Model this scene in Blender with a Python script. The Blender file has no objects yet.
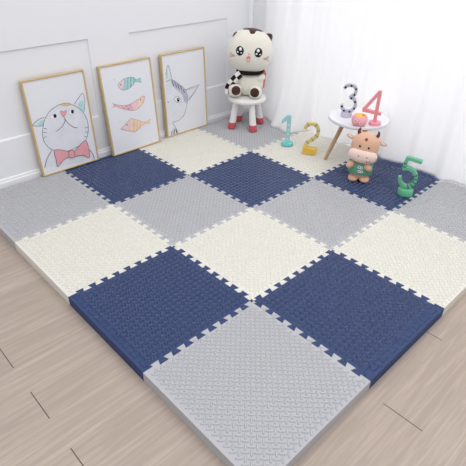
import bpy, bmesh, math, random
from mathutils import Matrix, Vector

scene = bpy.context.scene
COL = scene.collection
random.seed(7)
ZM = 0.05                       # top of the foam mat above the floor
ZS = ZM + 0.0044                # things stand on the embossed dashes of the mat

# ------------------------------------------------------------------ camera
FPX = 475.2647
rx, rz, ry = 0.9887, -0.7676, 0.015
cam = bpy.data.cameras.new('camera')
cam.sensor_width = 36.0
cam.lens = FPX / 466.0 * 36.0
cam.clip_start = 0.02
cam_o = bpy.data.objects.new('camera', cam)
COL.objects.link(cam_o)
cam_o.matrix_world = (Matrix.Translation((-0.6222, -2.9213, 1.46 + ZM)) @ Matrix.Rotation(rz, 4, 'Z')
                      @ Matrix.Rotation(rx, 4, 'X') @ Matrix.Rotation(ry, 4, 'Z'))
scene.camera = cam_o

# ------------------------------------------------------------------ world, lights, exposure
world = bpy.data.worlds.new('world')
scene.world = world
world.use_nodes = True
bg = world.node_tree.nodes['Background']
bg.inputs['Color'].default_value = (0.96, 0.975, 1.0, 1)
bg.inputs['Strength'].default_value = 1.0
# soft room light: stronger from above than from the sides
_nt = world.node_tree
_tc = _nt.nodes.new('ShaderNodeTexCoord')
_sx = _nt.nodes.new('ShaderNodeSeparateXYZ')
_mr = _nt.nodes.new('ShaderNodeMapRange')
_mr.inputs['From Min'].default_value, _mr.inputs['From Max'].default_value = 0.0, 0.7
_mr.inputs['To Min'].default_value, _mr.inputs['To Max'].default_value = 0.46, 0.80
_nt.links.new(_tc.outputs['Generated'], _sx.inputs[0])
_nt.links.new(_sx.outputs[2], _mr.inputs['Value'])
_nt.links.new(_mr.outputs['Result'], bg.inputs['Strength'])

def area(name, loc, rot, sx, sy, power, color=(1, 1, 1)):
    l = bpy.data.lights.new(name, 'AREA')
    l.shape = 'RECTANGLE'
    l.size, l.size_y, l.energy, l.color = sx, sy, power, color
    o = bpy.data.objects.new(name, l)
    o.location, o.rotation_euler = loc, rot
    COL.objects.link(o)
    return o
# daylight outside the curtained window, shining in along -X
area('window_daylight', (3.1, -2.0, 1.3), (0, math.radians(90), 0), 2.5, 3.9, 38, (1, 0.99, 0.98))
# broad soft fill added above the room, no fixture; lights tops more than sides
area('overhead_fill', (0.9, -2.2, 3.0), (0, 0, 0), 3.6, 3.2, 34, (1, 0.985, 0.97))

vs = scene.view_settings
vs.view_transform = 'Standard'
vs.look = 'None'
vs.exposure = 0.32
vs.gamma = 1.0
vs.use_curve_mapping = False

# ------------------------------------------------------------------ materials
def srgb(r, g, b):
    f = lambda c: (c / 255 / 12.92) if c / 255 <= 0.04045 else ((c / 255 + 0.055) / 1.055) ** 2.4
    return (f(r), f(g), f(b), 1)

def mat(name, col, rough=0.6, spec=0.4, bump=0.0, bscale=200, var=0.0, vscale=20, sheen=0.0):
    m = bpy.data.materials.new(name)
    m.use_nodes = True
    nt = m.node_tree
    p = nt.nodes['Principled BSDF']
    p.inputs['Base Color'].default_value = srgb(*col)
    p.inputs['Roughness'].default_value = rough
    p.inputs['Specular IOR Level'].default_value = spec
    if sheen:
        p.inputs['Sheen Weight'].default_value = sheen
        p.inputs['Sheen Roughness'].default_value = 0.5
    tc = nt.nodes.new('ShaderNodeTexCoord')
    if bump:
        n = nt.nodes.new('ShaderNodeTexNoise')
        n.inputs['Scale'].default_value = bscale
        n.inputs['Detail'].default_value = 3
        nt.links.new(tc.outputs['Object'], n.inputs['Vector'])
        b = nt.nodes.new('ShaderNodeBump')
        b.inputs['Strength'].default_value = bump
        b.inputs['Distance'].default_value = 0.004
        nt.links.new(n.outputs['Fac'], b.inputs['Height'])
        nt.links.new(b.outputs['Normal'], p.inputs['Normal'])
    if var:
        n = nt.nodes.new('ShaderNodeTexNoise')
        n.inputs['Scale'].default_value = vscale
        n.inputs['Detail'].default_value = 4
        nt.links.new(tc.outputs['Object'], n.inputs['Vector'])
        mr = nt.nodes.new('ShaderNodeMapRange')
        mr.inputs['From Min'].default_value = 0.3
        mr.inputs['From Max'].default_value = 0.7
        mr.inputs['To Min'].default_value = 1 - var
        mr.inputs['To Max'].default_value = 1 + var
        nt.links.new(n.outputs['Fac'], mr.inputs['Value'])
        vm = nt.nodes.new('ShaderNodeVectorMath')
        vm.operation = 'SCALE'
        vm.inputs[0].default_value = srgb(*col)[:3]
        nt.links.new(mr.outputs['Result'], vm.inputs['Scale'])
        nt.links.new(vm.outputs['Vector'], p.inputs['Base Color'])
    return m

class NT:
    """tiny helper for building math node chains"""
    def __init__(s, nt): s.nt = nt
    def __call__(s, op, a, b=None, c=None):
        n = s.nt.nodes.new('ShaderNodeMath')
        n.operation = op
        for k, v in enumerate((a, b, c)):
            if v is None: continue
            if isinstance(v, (int, float)): n.inputs[k].default_value = v
            else: s.nt.links.new(v, n.inputs[k])
        return n.outputs[0]
    def step(s, v, lo, hi):
        n = s.nt.nodes.new('ShaderNodeMapRange')
        n.interpolation_type = 'SMOOTHSTEP'
        n.inputs['From Min'].default_value = lo
        n.inputs['From Max'].default_value = hi
        s.nt.links.new(v, n.inputs['Value'])
        return n.outputs['Result']

FOAM = {}
for nm, c, ro, sp in (('grey', (180, 180, 184), 0.24, 0.7), ('navy', (45, 63, 106), 0.22, 0.9), ('cream', (223, 220, 211), 0.3, 0.5)):
    FOAM[nm] = (mat('foam_' + nm, c, 0.5, 0.35), mat('foam_side_' + nm, c, 0.6, 0.3), mat('foam_ridge_' + nm, c, ro, sp))   # worn ridges are glossier than the ground between

def plank_mat():
    m = bpy.data.materials.new('light_oak_planks')
    m.use_nodes = True
    nt = m.node_tree
    p = nt.nodes['Principled BSDF']
    g = nt.nodes.new('ShaderNodeNewGeometry')
    mp = nt.nodes.new('ShaderNodeMapping')
    mp.inputs['Location'].default_value = (0.356, 1.233 + 0.158 * 30, 0)   # a joint at x = -.356, row lines at y = -1.233 - .158k
    nt.links.new(g.outputs['Position'], mp.inputs['Vector'])
    br = nt.nodes.new('ShaderNodeTexBrick')
    br.offset, br.offset_frequency, br.squash = 0.5, 2, 1.0
    br.inputs['Scale'].default_value = 1.0
    br.inputs['Brick Width'].default_value = 0.942
    br.inputs['Row Height'].default_value = 0.158
    br.inputs['Mortar Size'].default_value = 0.0013
    br.inputs['Mortar Smooth'].default_value = 0.3
    br.inputs['Bias'].default_value = 0.0
    br.inputs['Color1'].default_value = srgb(184, 168, 156)
    br.inputs['Color2'].default_value = srgb(177, 161, 149)
    br.inputs['Mortar'].default_value = srgb(174, 159, 147)
    nt.links.new(mp.outputs['Vector'], br.inputs['Vector'])
    # grain stretched along the plank
    mg = nt.nodes.new('ShaderNodeMapping')
    mg.inputs['Scale'].default_value = (3.0, 55.0, 1)
    nt.links.new(g.outputs['Position'], mg.inputs['Vector'])
    n = nt.nodes.new('ShaderNodeTexNoise')
    n.inputs['Scale'].default_value = 1.0
    n.inputs['Detail'].default_value = 6
    n.inputs['Roughness'].default_value = 0.65
    n.inputs['Distortion'].default_value = 0.6
    nt.links.new(mg.outputs['Vector'], n.inputs['Vector'])
    mr = nt.nodes.new('ShaderNodeMapRange')
    mr.inputs['From Min'].default_value = 0.3
    mr.inputs['From Max'].default_value = 0.56
    mr.inputs['To Min'].default_value = 1.09
    mr.inputs['To Max'].default_value = 0.88
    nt.links.new(n.outputs['Fac'], mr.inputs['Value'])
    vm = nt.nodes.new('ShaderNodeVectorMath')
    vm.operation = 'SCALE'
    nt.links.new(br.outputs['Color'], vm.inputs[0])
    nt.links.new(mr.outputs['Result'], vm.inputs['Scale'])
    # dark butt joints between plank ends
    M = NT(nt)
    sx = nt.nodes.new('ShaderNodeSeparateXYZ')
    nt.links.new(mp.outputs['Vector'], sx.inputs[0])
    row = M('ADD', M('FLOOR', M('DIVIDE', sx.outputs[1], 0.158)), 1.0)
    off = M('MULTIPLY', M('MODULO', row, 2.0), 0.5)
    fx = M('FRACT', M('ADD', M('ADD', M('DIVIDE', sx.outputs[0], 0.942), off), 100.0))
    dist = M('MINIMUM', fx, M('SUBTRACT', 1.0, fx))
    jm = M('LESS_THAN', dist, 0.0019)
    jx = nt.nodes.new('ShaderNodeMix')
    jx.data_type = 'RGBA'
    nt.links.new(jm, jx.inputs['Factor'])
    nt.links.new(vm.outputs['Vector'], jx.inputs['A'])
    jx.inputs['B'].default_value = srgb(84, 68, 58)
    nt.links.new(jx.outputs['Result'], p.inputs['Base Color'])
    p.inputs['Roughness'].default_value = 0.45
    p.inputs['Specular IOR Level'].default_value = 0.3
    bp = nt.nodes.new('ShaderNodeBump')
    bp.inputs['Strength'].default_value = 0.25
    bp.inputs['Distance'].default_value = 0.001
    nt.links.new(n.outputs['Fac'], bp.inputs['Height'])
    nt.links.new(bp.outputs['Normal'], p.inputs['Normal'])
    return m

def sheer_mat(name, tint):
    m = bpy.data.materials.new(name)
    m.use_nodes = True
    nt = m.node_tree
    nt.nodes.remove(nt.nodes['Principled BSDF'])
    out = nt.nodes['Material Output']
    d = nt.nodes.new('ShaderNodeBsdfDiffuse')
    t = nt.nodes.new('ShaderNodeBsdfTranslucent')
    d.inputs['Color'].default_value = tint
    t.inputs['Color'].default_value = tint
    mx = nt.nodes.new('ShaderNodeMixShader')
    mx.inputs[0].default_value = 0.5
    nt.links.new(d.outputs[0], mx.inputs[1])
    nt.links.new(t.outputs[0], mx.inputs[2])
    nt.links.new(mx.outputs[0], out.inputs['Surface'])
    return m

def pane_mat():
    m = bpy.data.materials.new('window_glass')
    m.use_nodes = True
    nt = m.node_tree
    nt.nodes.remove(nt.nodes['Principled BSDF'])
    t = nt.nodes.new('ShaderNodeBsdfTransparent')
    gl = nt.nodes.new('ShaderNodeBsdfGlossy')
    gl.inputs['Roughness'].default_value = 0.02
    mx = nt.nodes.new('ShaderNodeMixShader')
    mx.inputs[0].default_value = 0.06
    nt.links.new(t.outputs[0], mx.inputs[1])
    nt.links.new(gl.outputs[0], mx.inputs[2])
    nt.links.new(mx.outputs[0], nt.nodes['Material Output'].inputs['Surface'])
    return m

M_WALL = mat('painted_wall', (240, 241, 246), 0.55, 0.3, bump=0.03, bscale=60)
M_TRIM = mat('white_trim', (242, 242, 245), 0.4, 0.4)
M_FLOOR = plank_mat()
M_SHEER = sheer_mat('sheer_curtain_cloth', (0.96, 0.96, 0.97, 1))
M_GLASS = pane_mat()

# ------------------------------------------------------------------ object helpers
def link(name, me, mats, parent=None):
    o = bpy.data.objects.new(name, me)
    for m in (mats if isinstance(mats, (list, tuple)) else [mats]):
        me.materials.append(m)
    COL.objects.link(o)
    if parent: o.parent = parent
    return o

def obj(name, bm, mats, parent=None, smooth=True, angle=40):
    bmesh.ops.recalc_face_normals(bm, faces=bm.faces[:])
    me = bpy.data.meshes.new(name)
    bm.to_mesh(me)
    bm.free()
    o = link(name, me, mats, parent)
    if smooth:
        for f in me.polygons: f.use_smooth = True
        try: me.set_sharp_from_angle(angle=math.radians(angle))
        except Exception: pass
    return o

def tag(o, label, cat, group=None):
    o['label'], o['category'] = label, cat
    if group: o['group'] = group
    return o

def struct(o):
    o['kind'] = 'structure'
    return o

def thing(name, label, cat, loc, rotz=0, group=None):
    o = bpy.data.objects.new(name, None)
    o.empty_display_size = 0.05
    o.location, o.rotation_euler = loc, (0, 0, math.radians(rotz))
    COL.objects.link(o)
    return tag(o, label, cat, group)

def add_box(bm, x0, x1, y0, y1, z0, z1, mi=0, bevel=0.0):
    t = bmesh.new()
    v = [t.verts.new((x, y, z)) for x in (x0, x1) for y in (y0, y1) for z in (z0, z1)]
    for q in ((0, 1, 3, 2), (4, 6, 7, 5), (0, 4, 5, 1), (2, 3, 7, 6), (0, 2, 6, 4), (1, 5, 7, 3)):
        t.faces.new([v[k] for k in q])
    if bevel: bmesh.ops.bevel(t, geom=t.edges[:], offset=bevel, segments=2, affect='EDGES', profile=0.6)
    merge(bm, t, mi)

def merge(bm, t, mi=0, mx=None):
    mp = {}
    for v in t.verts: mp[v] = bm.verts.new(mx @ v.co if mx else v.co)
    for f in t.faces:
        try:
            nf = bm.faces.new([mp[v] for v in f.verts])
            nf.material_index = mi
        except ValueError: pass
    t.free()

def add_lathe(bm, prof, n=40, center=(0, 0, 0), mi=0, mx=None, sx=1.0, sy=1.0):
    """prof: (radius, z) from bottom to top; ends closed on the axis"""
    t = bmesh.new()
    rings = []
    for r, z in prof:
        if r < 1e-6: rings.append([t.verts.new((0, 0, z))])
        else: rings.append([t.verts.new((r * sx * math.cos(2 * math.pi * k / n), r * sy * math.sin(2 * math.pi * k / n), z)) for k in range(n)])
    for a, b in zip(rings, rings[1:]):
        for k in range(n):
            l = (k + 1) % n
            if len(a) == 1 and len(b) == 1: continue
            if len(a) == 1: t.faces.new((a[0], b[l], b[k]))
            elif len(b) == 1: t.faces.new((a[k], a[l], b[0]))
            else: t.faces.new((a[k], a[l], b[l], b[k]))
    m4 = Matrix.Translation(center) @ (mx or Matrix())
    merge(bm, t, mi, m4)

def add_tube(bm, pts, rad, n=12, mi=0, caps=True):
    pts = [Vector(p) for p in pts]
    rads = rad if isinstance(rad, (list, tuple)) else [rad] * len(pts)
    rings = []
    up = None
    for k, p in enumerate(pts):
        d = (pts[min(k + 1, len(pts) - 1)] - pts[max(k - 1, 0)]).normalized()
        if up is None: up = d.orthogonal().normalized()
        up = (up - d * up.dot(d)).normalized()
        s = d.cross(up)
        rings.append([bm.verts.new(p + (up * math.cos(2 * math.pi * j / n) + s * math.sin(2 * math.pi * j / n)) * rads[k]) for j in range(n)])
    for a, b in zip(rings, rings[1:]):
        for j in range(n):
            f = bm.faces.new((a[j], a[(j + 1) % n], b[(j + 1) % n], b[j]))
            f.material_index = mi
    if caps:
        for r in (rings[0], rings[-1]):
            f = bm.faces.new(r)
            f.material_index = mi

def spline(pts, n=6, closed=False):
    """Catmull-Rom through the points"""
    P = [Vector(p) for p in pts]
    N = len(P)
    out = []
    for k in range(N if closed else N - 1):
        if closed: a, b, c, d = P[(k - 1) % N], P[k], P[(k + 1) % N], P[(k + 2) % N]
        else: a, b, c, d = P[max(k - 1, 0)], P[k], P[k + 1], P[min(k + 2, N - 1)]
        for j in range(n):
            t = j / n
            out.append(0.5 * (2 * b + (c - a) * t + (2 * a - 5 * b + 4 * c - d) * t * t + (3 * b - a - 3 * c + d) * t ** 3))
    if not closed: out.append(P[-1])
    return out

def offset_poly(pts, d):
    """inset a CCW polygon by d (mitred)"""
    n = len(pts)
    out = []
    for k in range(n):
        a, b, c = Vector(pts[k - 1]), Vector(pts[k]), Vector(pts[(k + 1) % n])
        e1, e2 = (b - a).normalized(), (c - b).normalized()
        n1, n2 = Vector((-e1.y, e1.x)), Vector((-e2.y, e2.x))
        m = n1 + n2
        q = max(0.35, 1 + n1.dot(n2))
        out.append(b + m / q * d)
    return out

def area2(pts):
    return sum(pts[k][0] * pts[(k + 1) % len(pts)][1] - pts[(k + 1) % len(pts)][0] * pts[k][1] for k in range(len(pts))) / 2

def add_slab(bm, pts, z0, z1, bev=0.0015, top=0, side=0, gap=0.0, mx=None, bottom_bevel=False):
    """extrude a polygon (xy) from z0 to z1, top edge chamfered"""
    if area2(pts) < 0: pts = pts[::-1]
    t = bmesh.new()
    o = offset_poly(pts, gap) if gap else [Vector(p) for p in pts]
    i = offset_poly(pts, gap + bev)
    lev = [(i, z0), (o, z0 + bev)] if bottom_bevel else [(o, z0)]
    lev += [(o, z1 - bev), (i, z1)]
    R = [[t.verts.new((p[0], p[1], z)) for p in P] for P, z in lev]
    n = len(pts)
    for a, b in zip(R, R[1:]):
        for k in range(n):
            t.faces.new((a[k], a[(k + 1) % n], b[(k + 1) % n], b[k])).material_index = side
    t.faces.new(R[-1]).material_index = top
    t.faces.new(R[0][::-1]).material_index = side
    mp = {}
    for v in t.verts: mp[v] = bm.verts.new(mx @ v.co if mx else v.co)
    for f in t.faces: bm.faces.new([mp[v] for v in f.verts]).material_index = f.material_index
    t.free()

XZ = Matrix(((1, 0, 0, 0), (0, 0, -1, 0), (0, 1, 0, 0), (0, 0, 0, 1)))   # (x, y, z) -> (x, -z, y): drawing plane stands up, slab depth goes along -y

def add_post(bm, pts, rad, n=20, mi=0):
    """splayed leg: horizontal rings, so both ends stand flat"""
    rings = [[bm.verts.new((p[0] + r * math.cos(2 * math.pi * k / n), p[1] + r * math.sin(2 * math.pi * k / n), p[2])) for k in range(n)] for p, r in zip(pts, rad)]
    for a, b in zip(rings, rings[1:]):
        for k in range(n): bm.faces.new((a[k], a[(k + 1) % n], b[(k + 1) % n], b[k])).material_index = mi
    for r in (rings[0], rings[-1]): bm.faces.new(r).material_index = mi

class Blob:
    """superellipsoid with centre c, semi-axes (a, b, h), exponent n and rotation R"""
    def __init__(s, c, ax, n=2.0, R=None):
        s.c, s.ax, s.n, s.R = Vector(c), ax, n, (R or Matrix.Identity(3))
    def local(s, d):
        a, b, h = s.ax
        q = (abs(d.x / a) ** s.n + abs(d.y / b) ** s.n + abs(d.z / h) ** s.n) ** (1 / s.n)
        return d / q
    def grad(s, p):
        a, b, h = s.ax
        f = lambda v, w: math.copysign(abs(v / w) ** (s.n - 1) / w, v)
        return Vector((f(p.x, a), f(p.y, b), f(p.z, h))).normalized()
    def out(s, p, off=0.0):
        return s.c + s.R @ (p + s.grad(p) * off)
    def front(s, u, w, off=0.0):
        a, b, h = s.ax
        q = max(0.0, 1 - abs(u / a) ** s.n - abs(w / h) ** s.n)
        return s.out(Vector((u, -b * q ** (1 / s.n), w)), off)
    def radial(s, d, off=0.0):
        return s.out(s.local(Vector(d).normalized()), off)
    def mesh(s, bm, nu=40, nv=26, mi=0, zr=None, off=0.0, fn=None):
        """zr = (lo, hi) keeps only a band of local heights (as fractions of h)"""
        rings = []
        lo, hi = (-math.pi / 2, math.pi / 2) if zr is None else (math.asin(zr[0]), math.asin(zr[1]))
        for j in range(nv + 1):
            t = lo + (hi - lo) * j / nv
            if zr is None and j in (0, nv):
                p = s.local(Vector((0, 0, math.sin(t))))
                rings.append([bm.verts.new(s.out(p, off))])
                continue
            row = []
            for k in range(nu):
                f = 2 * math.pi * k / nu
                p = s.local(Vector((math.cos(t) * math.cos(f), math.cos(t) * math.sin(f), math.sin(t))))
                if fn: p = fn(p)
                row.append(bm.verts.new(s.out(p, off)))
            rings.append(row)
        for a, b in zip(rings, rings[1:]):
            for k in range(nu):
                l = (k + 1) % nu
                if len(a) == 1: f = bm.faces.new((a[0], b[k], b[l]))
                elif len(b) == 1: f = bm.faces.new((a[k], a[l], b[0]))
                else: f = bm.faces.new((a[k], a[l], b[l], b[k]))
                f.material_index = mi
        return bm

def patch(bm, fn, outline, off=0.003, sink=-0.002, rings=5, mi=0):
    """a low dome laid on a surface; fn(u, w, off) returns a point of that surface"""
    n = len(outline)
    cu, cw = sum(p[0] for p in outline) / n, sum(p[1] for p in outline) / n
    prev = [bm.verts.new(fn(cu, cw, off))] * n
    first = True
    for r in range(1, rings + 1):
        k = r / rings
        o = off * (1 - 0.75 * k * k) if r < rings else sink
        kk = k
        row = [bm.verts.new(fn(cu + (p[0] - cu) * kk, cw + (p[1] - cw) * kk, o)) for p in outline]
        for j in range(n):
            l = (j + 1) % n
            f = bm.faces.new((prev[0], row[j], row[l])) if first else bm.faces.new((prev[j], row[j], row[l], prev[l]))
            f.material_index = mi
        prev, first = row, False

def ell(cx, cy, a, b, n=24, rot=0.0):
    c, s = math.cos(rot), math.sin(rot)
    return [(cx + a * math.cos(t) * c - b * math.sin(t) * s, cy + a * math.cos(t) * s + b * math.sin(t) * c)
            for t in (2 * math.pi * k / n for k in range(n))]

def stroke_poly(path, w):
    """outline of a thick 2-D stroke with mitred corners and square ends"""
    P = [Vector((p[0], p[1])) for p in path]
    L, R = [], []
    W = w if isinstance(w, (list, tuple)) else [w] * len(P)
    for k, p in enumerate(P):
        e1 = (p - P[k - 1]).normalized() if k else (P[1] - p).normalized()
        e2 = (P[k + 1] - p).normalized() if k < len(P) - 1 else e1
        n1, n2 = Vector((-e1.y, e1.x)), Vector((-e2.y, e2.x))
        m = (n1 + n2) / max(0.5, 1 + n1.dot(n2)) * W[k] / 2
        L.append(p + m)
        R.append(p - m)
    return R + L[::-1]

def add_stroke(bm, path, w, depth, y0=0.0, mi=0, bev=0.002):
    """thick upright letter stroke drawn in the xz plane, depth centred on y0, as a chain of quads"""
    P = [Vector((p[0], p[1])) for p in path]
    poly = stroke_poly(P, w)
    n = len(P)
    R, L = poly[:n], poly[n:][::-1]
    def ring(k):
        a, b = R[k], L[k]
        d = (b - a).normalized() * bev
        h = depth / 2
        pr = [(a, -h + bev), (a + d, -h), (b - d, -h), (b, -h + bev), (b, h - bev), (b - d, h), (a + d, h), (a, h - bev)]
        return [bm.verts.new((q.x, y0 + y, q.y)) for q, y in pr]
    rg = [ring(k) for k in range(n)]
    for a, b in zip(rg, rg[1:]):
        for j in range(8):
            bm.faces.new((a[j], a[(j + 1) % 8], b[(j + 1) % 8], b[j])).material_index = mi
    for r in (rg[0], rg[-1]): bm.faces.new(r).material_index = mi

def band_marks(bm, path, w, depth, at, length, mi, y0=0.0, lift=0.0006):
    """a short stretch of the stroke repeated as a slightly larger sleeve: printed band"""
    P = [Vector((p[0], p[1])) for p in path]
    acc = [0.0]
    for a, b in zip(P, P[1:]): acc.append(acc[-1] + (b - a).length)
    def at_s(s):
        s = max(0, min(acc[-1], s))
        for k in range(len(P) - 1):
            if s <= acc[k + 1] + 1e-9:
                return P[k].lerp(P[k + 1], (s - acc[k]) / (acc[k + 1] - acc[k]))
        return P[-1]
    for s in at:
        q = [at_s(s * acc[-1] + length * (j / 4 - 0.5)) for j in range(5)]
        add_stroke(bm, q, w + 2 * lift, depth + 2 * lift, y0, mi, 0.002)

# ================================================================== SETTING
WALL_Y, WIN_X = 0.075, 2.56
bm = bmesh.new()
add_box(bm, -4.5, 2.9, -7.0, 0.25, -0.06, 0.0)
struct(obj('floor', bm, M_FLOOR, smooth=False))

# picture wall with two recessed panels
def rect_wall(bm, y, x0, x1, z0, z1, panels, d, w):
    xs = sorted({x0, x1, *[p[0] for p in panels], *[p[1] for p in panels]})
    zs = sorted({z0, z1, *[p[2] for p in panels], *[p[3] for p in panels]})
    inside = lambda x, z: any(p[0] < x < p[1] and p[2] < z < p[3] for p in panels)
    for a, b in zip(xs, xs[1:]):
        for c, e in zip(zs, zs[1:]):
            if inside((a + b) / 2, (c + e) / 2): continue
            bm.faces.new([bm.verts.new(v) for v in ((a, y, c), (b, y, c), (b, y, e), (a, y, e))])
    for p in panels:
        o = [(p[0], y, p[2]), (p[1], y, p[2]), (p[1], y, p[3]), (p[0], y, p[3])]
        i = [(p[0] + w, y + d, p[2] + w), (p[1] - w, y + d, p[2] + w), (p[1] - w, y + d, p[3] - w), (p[0] + w, y + d, p[3] - w)]
        for k in range(4):
            l = (k + 1) % 4
            bm.faces.new([bm.verts.new(v) for v in (o[k], o[l], i[l], i[k])])
        bm.faces.new([bm.verts.new(v) for v in i])
    # back and ends so the wall has thickness
    b = y + 0.14
    for q in (((x0, b, z0), (x0, b, z1), (x1, b, z1), (x1, b, z0)), ((x0, y, z0), (x0, y, z1), (x0, b, z1), (x0, b, z0)),
              ((x1, y, z0), (x1, b, z0), (x1, b, z1), (x1, y, z1)), ((x0, y, z1), (x1, y, z1), (x1, b, z1), (x0, b, z1))):
        bm.faces.new([bm.verts.new(v) for v in q])
bm = bmesh.new()
rect_wall(bm, WALL_Y, -4.5, 2.72, 0.0, 2.5, [(-1.2, 0.9425, 0.292 + ZM, 0.809 + ZM), (1.25, 2.1724, 0.292 + ZM, 0.809 + ZM)], 0.011, 0.006)
bmesh.ops.remove_doubles(bm, verts=bm.verts[:], dist=1e-5)
me = bpy.data.meshes.new('wall_left')
bm.to_mesh(me); bm.free()
struct(link('wall_left', me, M_WALL))

bm = bmesh.new()
prof = [(WALL_Y, 0.0), (0.060, 0.0), (0.060, 0.078), (0.063, 0.083), (0.067, 0.085), (0.067, 0.095), (0.071, 0.099), (WALL_Y, 0.101)]
R = [[bm.verts.new((x, y, z)) for y, z in prof] for x in (-4.5, WIN_X - 0.02)]
for k in range(len(prof) - 1): bm.faces.new((R[0][k], R[0][k + 1], R[1][k + 1], R[1][k]))
for r in R: bm.faces.new(r)
struct(obj('baseboard_left', bm, M_TRIM, smooth=False))

# window wall behind the curtain: pier, low sill and lintel around one wide opening
W0, W1, WZ0, WZ1 = -3.55, -0.15, 0.06, 2.25
bm = bmesh.new()
add_box(bm, WIN_X, WIN_X + 0.12, W1, WALL_Y, 0, 2.5)
add_box(bm, WIN_X, WIN_X + 0.12, -3.7, W0, 0, 2.5)
add_box(bm, WIN_X, WIN_X + 0.12, W0, W1, 0, WZ0)
add_box(bm, WIN_X, WIN_X + 0.12, W0, W1, WZ1, 2.5)
struct(obj('wall_right', bm, M_WALL, smooth=False))
win = thing('window_1', '', '', (WIN_X + 0.06, (W0 + W1) / 2, WZ0))
del win['label'], win['category']
struct(win)
hw, hh = (W1 - W0) / 2, WZ1 - WZ0
bm = bmesh.new()
for a, b in ((-hw, -hw + 0.05), (hw - 0.05, hw)): add_box(bm, -0.03, 0.03, a, b, 0, hh)
for a, b in ((0, 0.04), (hh - 0.05, hh)): add_box(bm, -0.03, 0.03, -hw + 0.05, hw - 0.05, a, b)
obj('window_frame', bm, M_TRIM, win, smooth=False)
bm = bmesh.new()
add_box(bm, -0.003, 0.003, -hw + 0.05, hw - 0.05, 0.04, hh - 0.05)
obj('window_pane', bm, M_GLASS, win, smooth=False)

# ================================================================== FOAM MAT
S = 0.6
LO_X, HI_X, LO_Y, HI_Y = -0.012, 2.462, -2.424, 0.046
TEETH = 9
XJ = (0.018, 0.6, 1.2, 1.8, 2.40)       # joint lines across the mat; the outer ones carry the edge strips
YI = (0.014, -0.6, -1.2, -1.8, -2.394)
def zig(A, B):
    """dovetailed joint line from A to B (both in metres)"""
    A, B = Vector(A), Vector(B)
    L = (B - A).length
    e = (B - A) / L
    nrm = Vector((-e.y, e.x))
    p, h = L / TEETH, 0.0125
    out = [A]
    for k in range(TEETH):
        first, last = (0.26, 0) if k == 0 else (0.33, -h), (0.74, 0) if k == TEETH - 1 else (0.67, -h)
        for s, o in (first, (0.19, h), (0.81, h), last):
            out.append(A + e * (k + s) * p + nrm * o)
    out.append(B)
    return out
def hline(i, j): return zig((XJ[j], YI[i]), (XJ[j + 1], YI[i]))            # joint row i under column j, left to right
def vline(i, j): return zig((XJ[j], YI[i + 1]), (XJ[j], YI[i]))           # joint column j beside row i, bottom to top

from mathutils.geometry import delaunay_2d_cdt
def in_poly(x, y, P):
    c = False
    n = len(P)
    for k in range(n):
        x1, y1, x2, y2 = P[k - 1][0], P[k - 1][1], P[k][0], P[k][1]
        if (y1 > y) != (y2 > y) and x < (x2 - x1) * (y - y1) / (y2 - y1) + x1: c = not c
    return c
PITCH, DL, DW, DH = 0.0205, 0.0140, 0.0050, 0.0044      # tread: cell size, dash half-length, half-width, height
def add_foam(bm, pts):
    """one piece of foam: sides with a small chamfer, and a top embossed with short dashes at right angles to each other"""
    pts = [tuple(p) for p in pts]
    if area2(pts) < 0: pts = pts[::-1]
    o, i = offset_poly(pts, 0.0003), offset_poly(pts, 0.0016)
    n = len(pts)
    R = [[bm.verts.new((p[0], p[1], z)) for p in P] for P, z in ((o, 0.0), (o, ZM - 0.0013), (i, ZM))]
    for a, b in zip(R, R[1:]):
        for k in range(n): bm.faces.new((a[k], a[(k + 1) % n], b[(k + 1) % n], b[k])).material_index = 1
    xs, ys = [p[0] for p in pts], [p[1] for p in pts]
    x0, x1, y0, y1 = min(xs), max(xs), min(ys), max(ys)
    extra = [Vector((x0 + 0.04 + (x1 - x0 - 0.08) * a / 7, y0 + 0.04 + (y1 - y0 - 0.08) * b / 7)) for a in range(8) for b in range(8)] if min(x1 - x0, y1 - y0) > 0.3 else []
    vs_, es_, fs_, ov, oe, of = delaunay_2d_cdt([Vector(p) for p in i] + extra, [(k, (k + 1) % n) for k in range(n)], [], 1, 1e-6)
    mp = []
    for k, v in enumerate(vs_):
        src = [q for q in ov[k] if q < n]
        mp.append(R[2][src[0]] if src else bm.verts.new((v.x, v.y, ZM)))
    for f in fs_:
        try: bm.faces.new([mp[k] for k in f]).material_index = 0
        except ValueError: pass
    vb = [R[0][k] for k in range(n)]
    bm.faces.new(vb[::-1]).material_index = 1
    # embossed dashes
    lim = offset_poly(pts, 0.003)
    c = math.sqrt(0.5)
    us = [(x + y) * c for x in (x0, x1) for y in (y0, y1)]
    vs2 = [(-x + y) * c for x in (x0, x1) for y in (y0, y1)]
    for p in range(math.floor(min(us) / PITCH), math.ceil(max(us) / PITCH) + 1):
        for q in range(math.floor(min(vs2) / PITCH), math.ceil(max(vs2) / PITCH) + 1):
            u, v = p * PITCH, q * PITCH
            hor = (p + q) % 2 == 0
            def W(a, b, z):
                du, dv = (a, b) if hor else (b, a)
                return ((u + du - v - dv) * c, (u + du + v + dv) * c, z)
            if not all(in_poly(*W(a, b, 0)[:2], lim) for a, b in ((-DL, 0), (DL, 0), (0, 0), (0, DW), (0, -DW))): continue
            sg = 1 if hor else -1
            base = [(-DL, 0), (-DL + DW, -DW * sg), (DL - DW, -DW * sg), (DL, 0), (DL - DW, DW * sg), (-DL + DW, DW * sg)]
            B = [bm.verts.new(W(a, b, ZM - 0.0002)) for a, b in base]
            T = [bm.verts.new(W(a * 0.84, b * 0.30, ZM + DH)) for a, b in base]
            for k in range(6): bm.faces.new((B[k], B[(k + 1) % 6], T[(k + 1) % 6], T[k])).material_index = 2
            bm.faces.new(T).material_index = 2
            bm.faces.new(B[::-1]).material_index = 2

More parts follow.
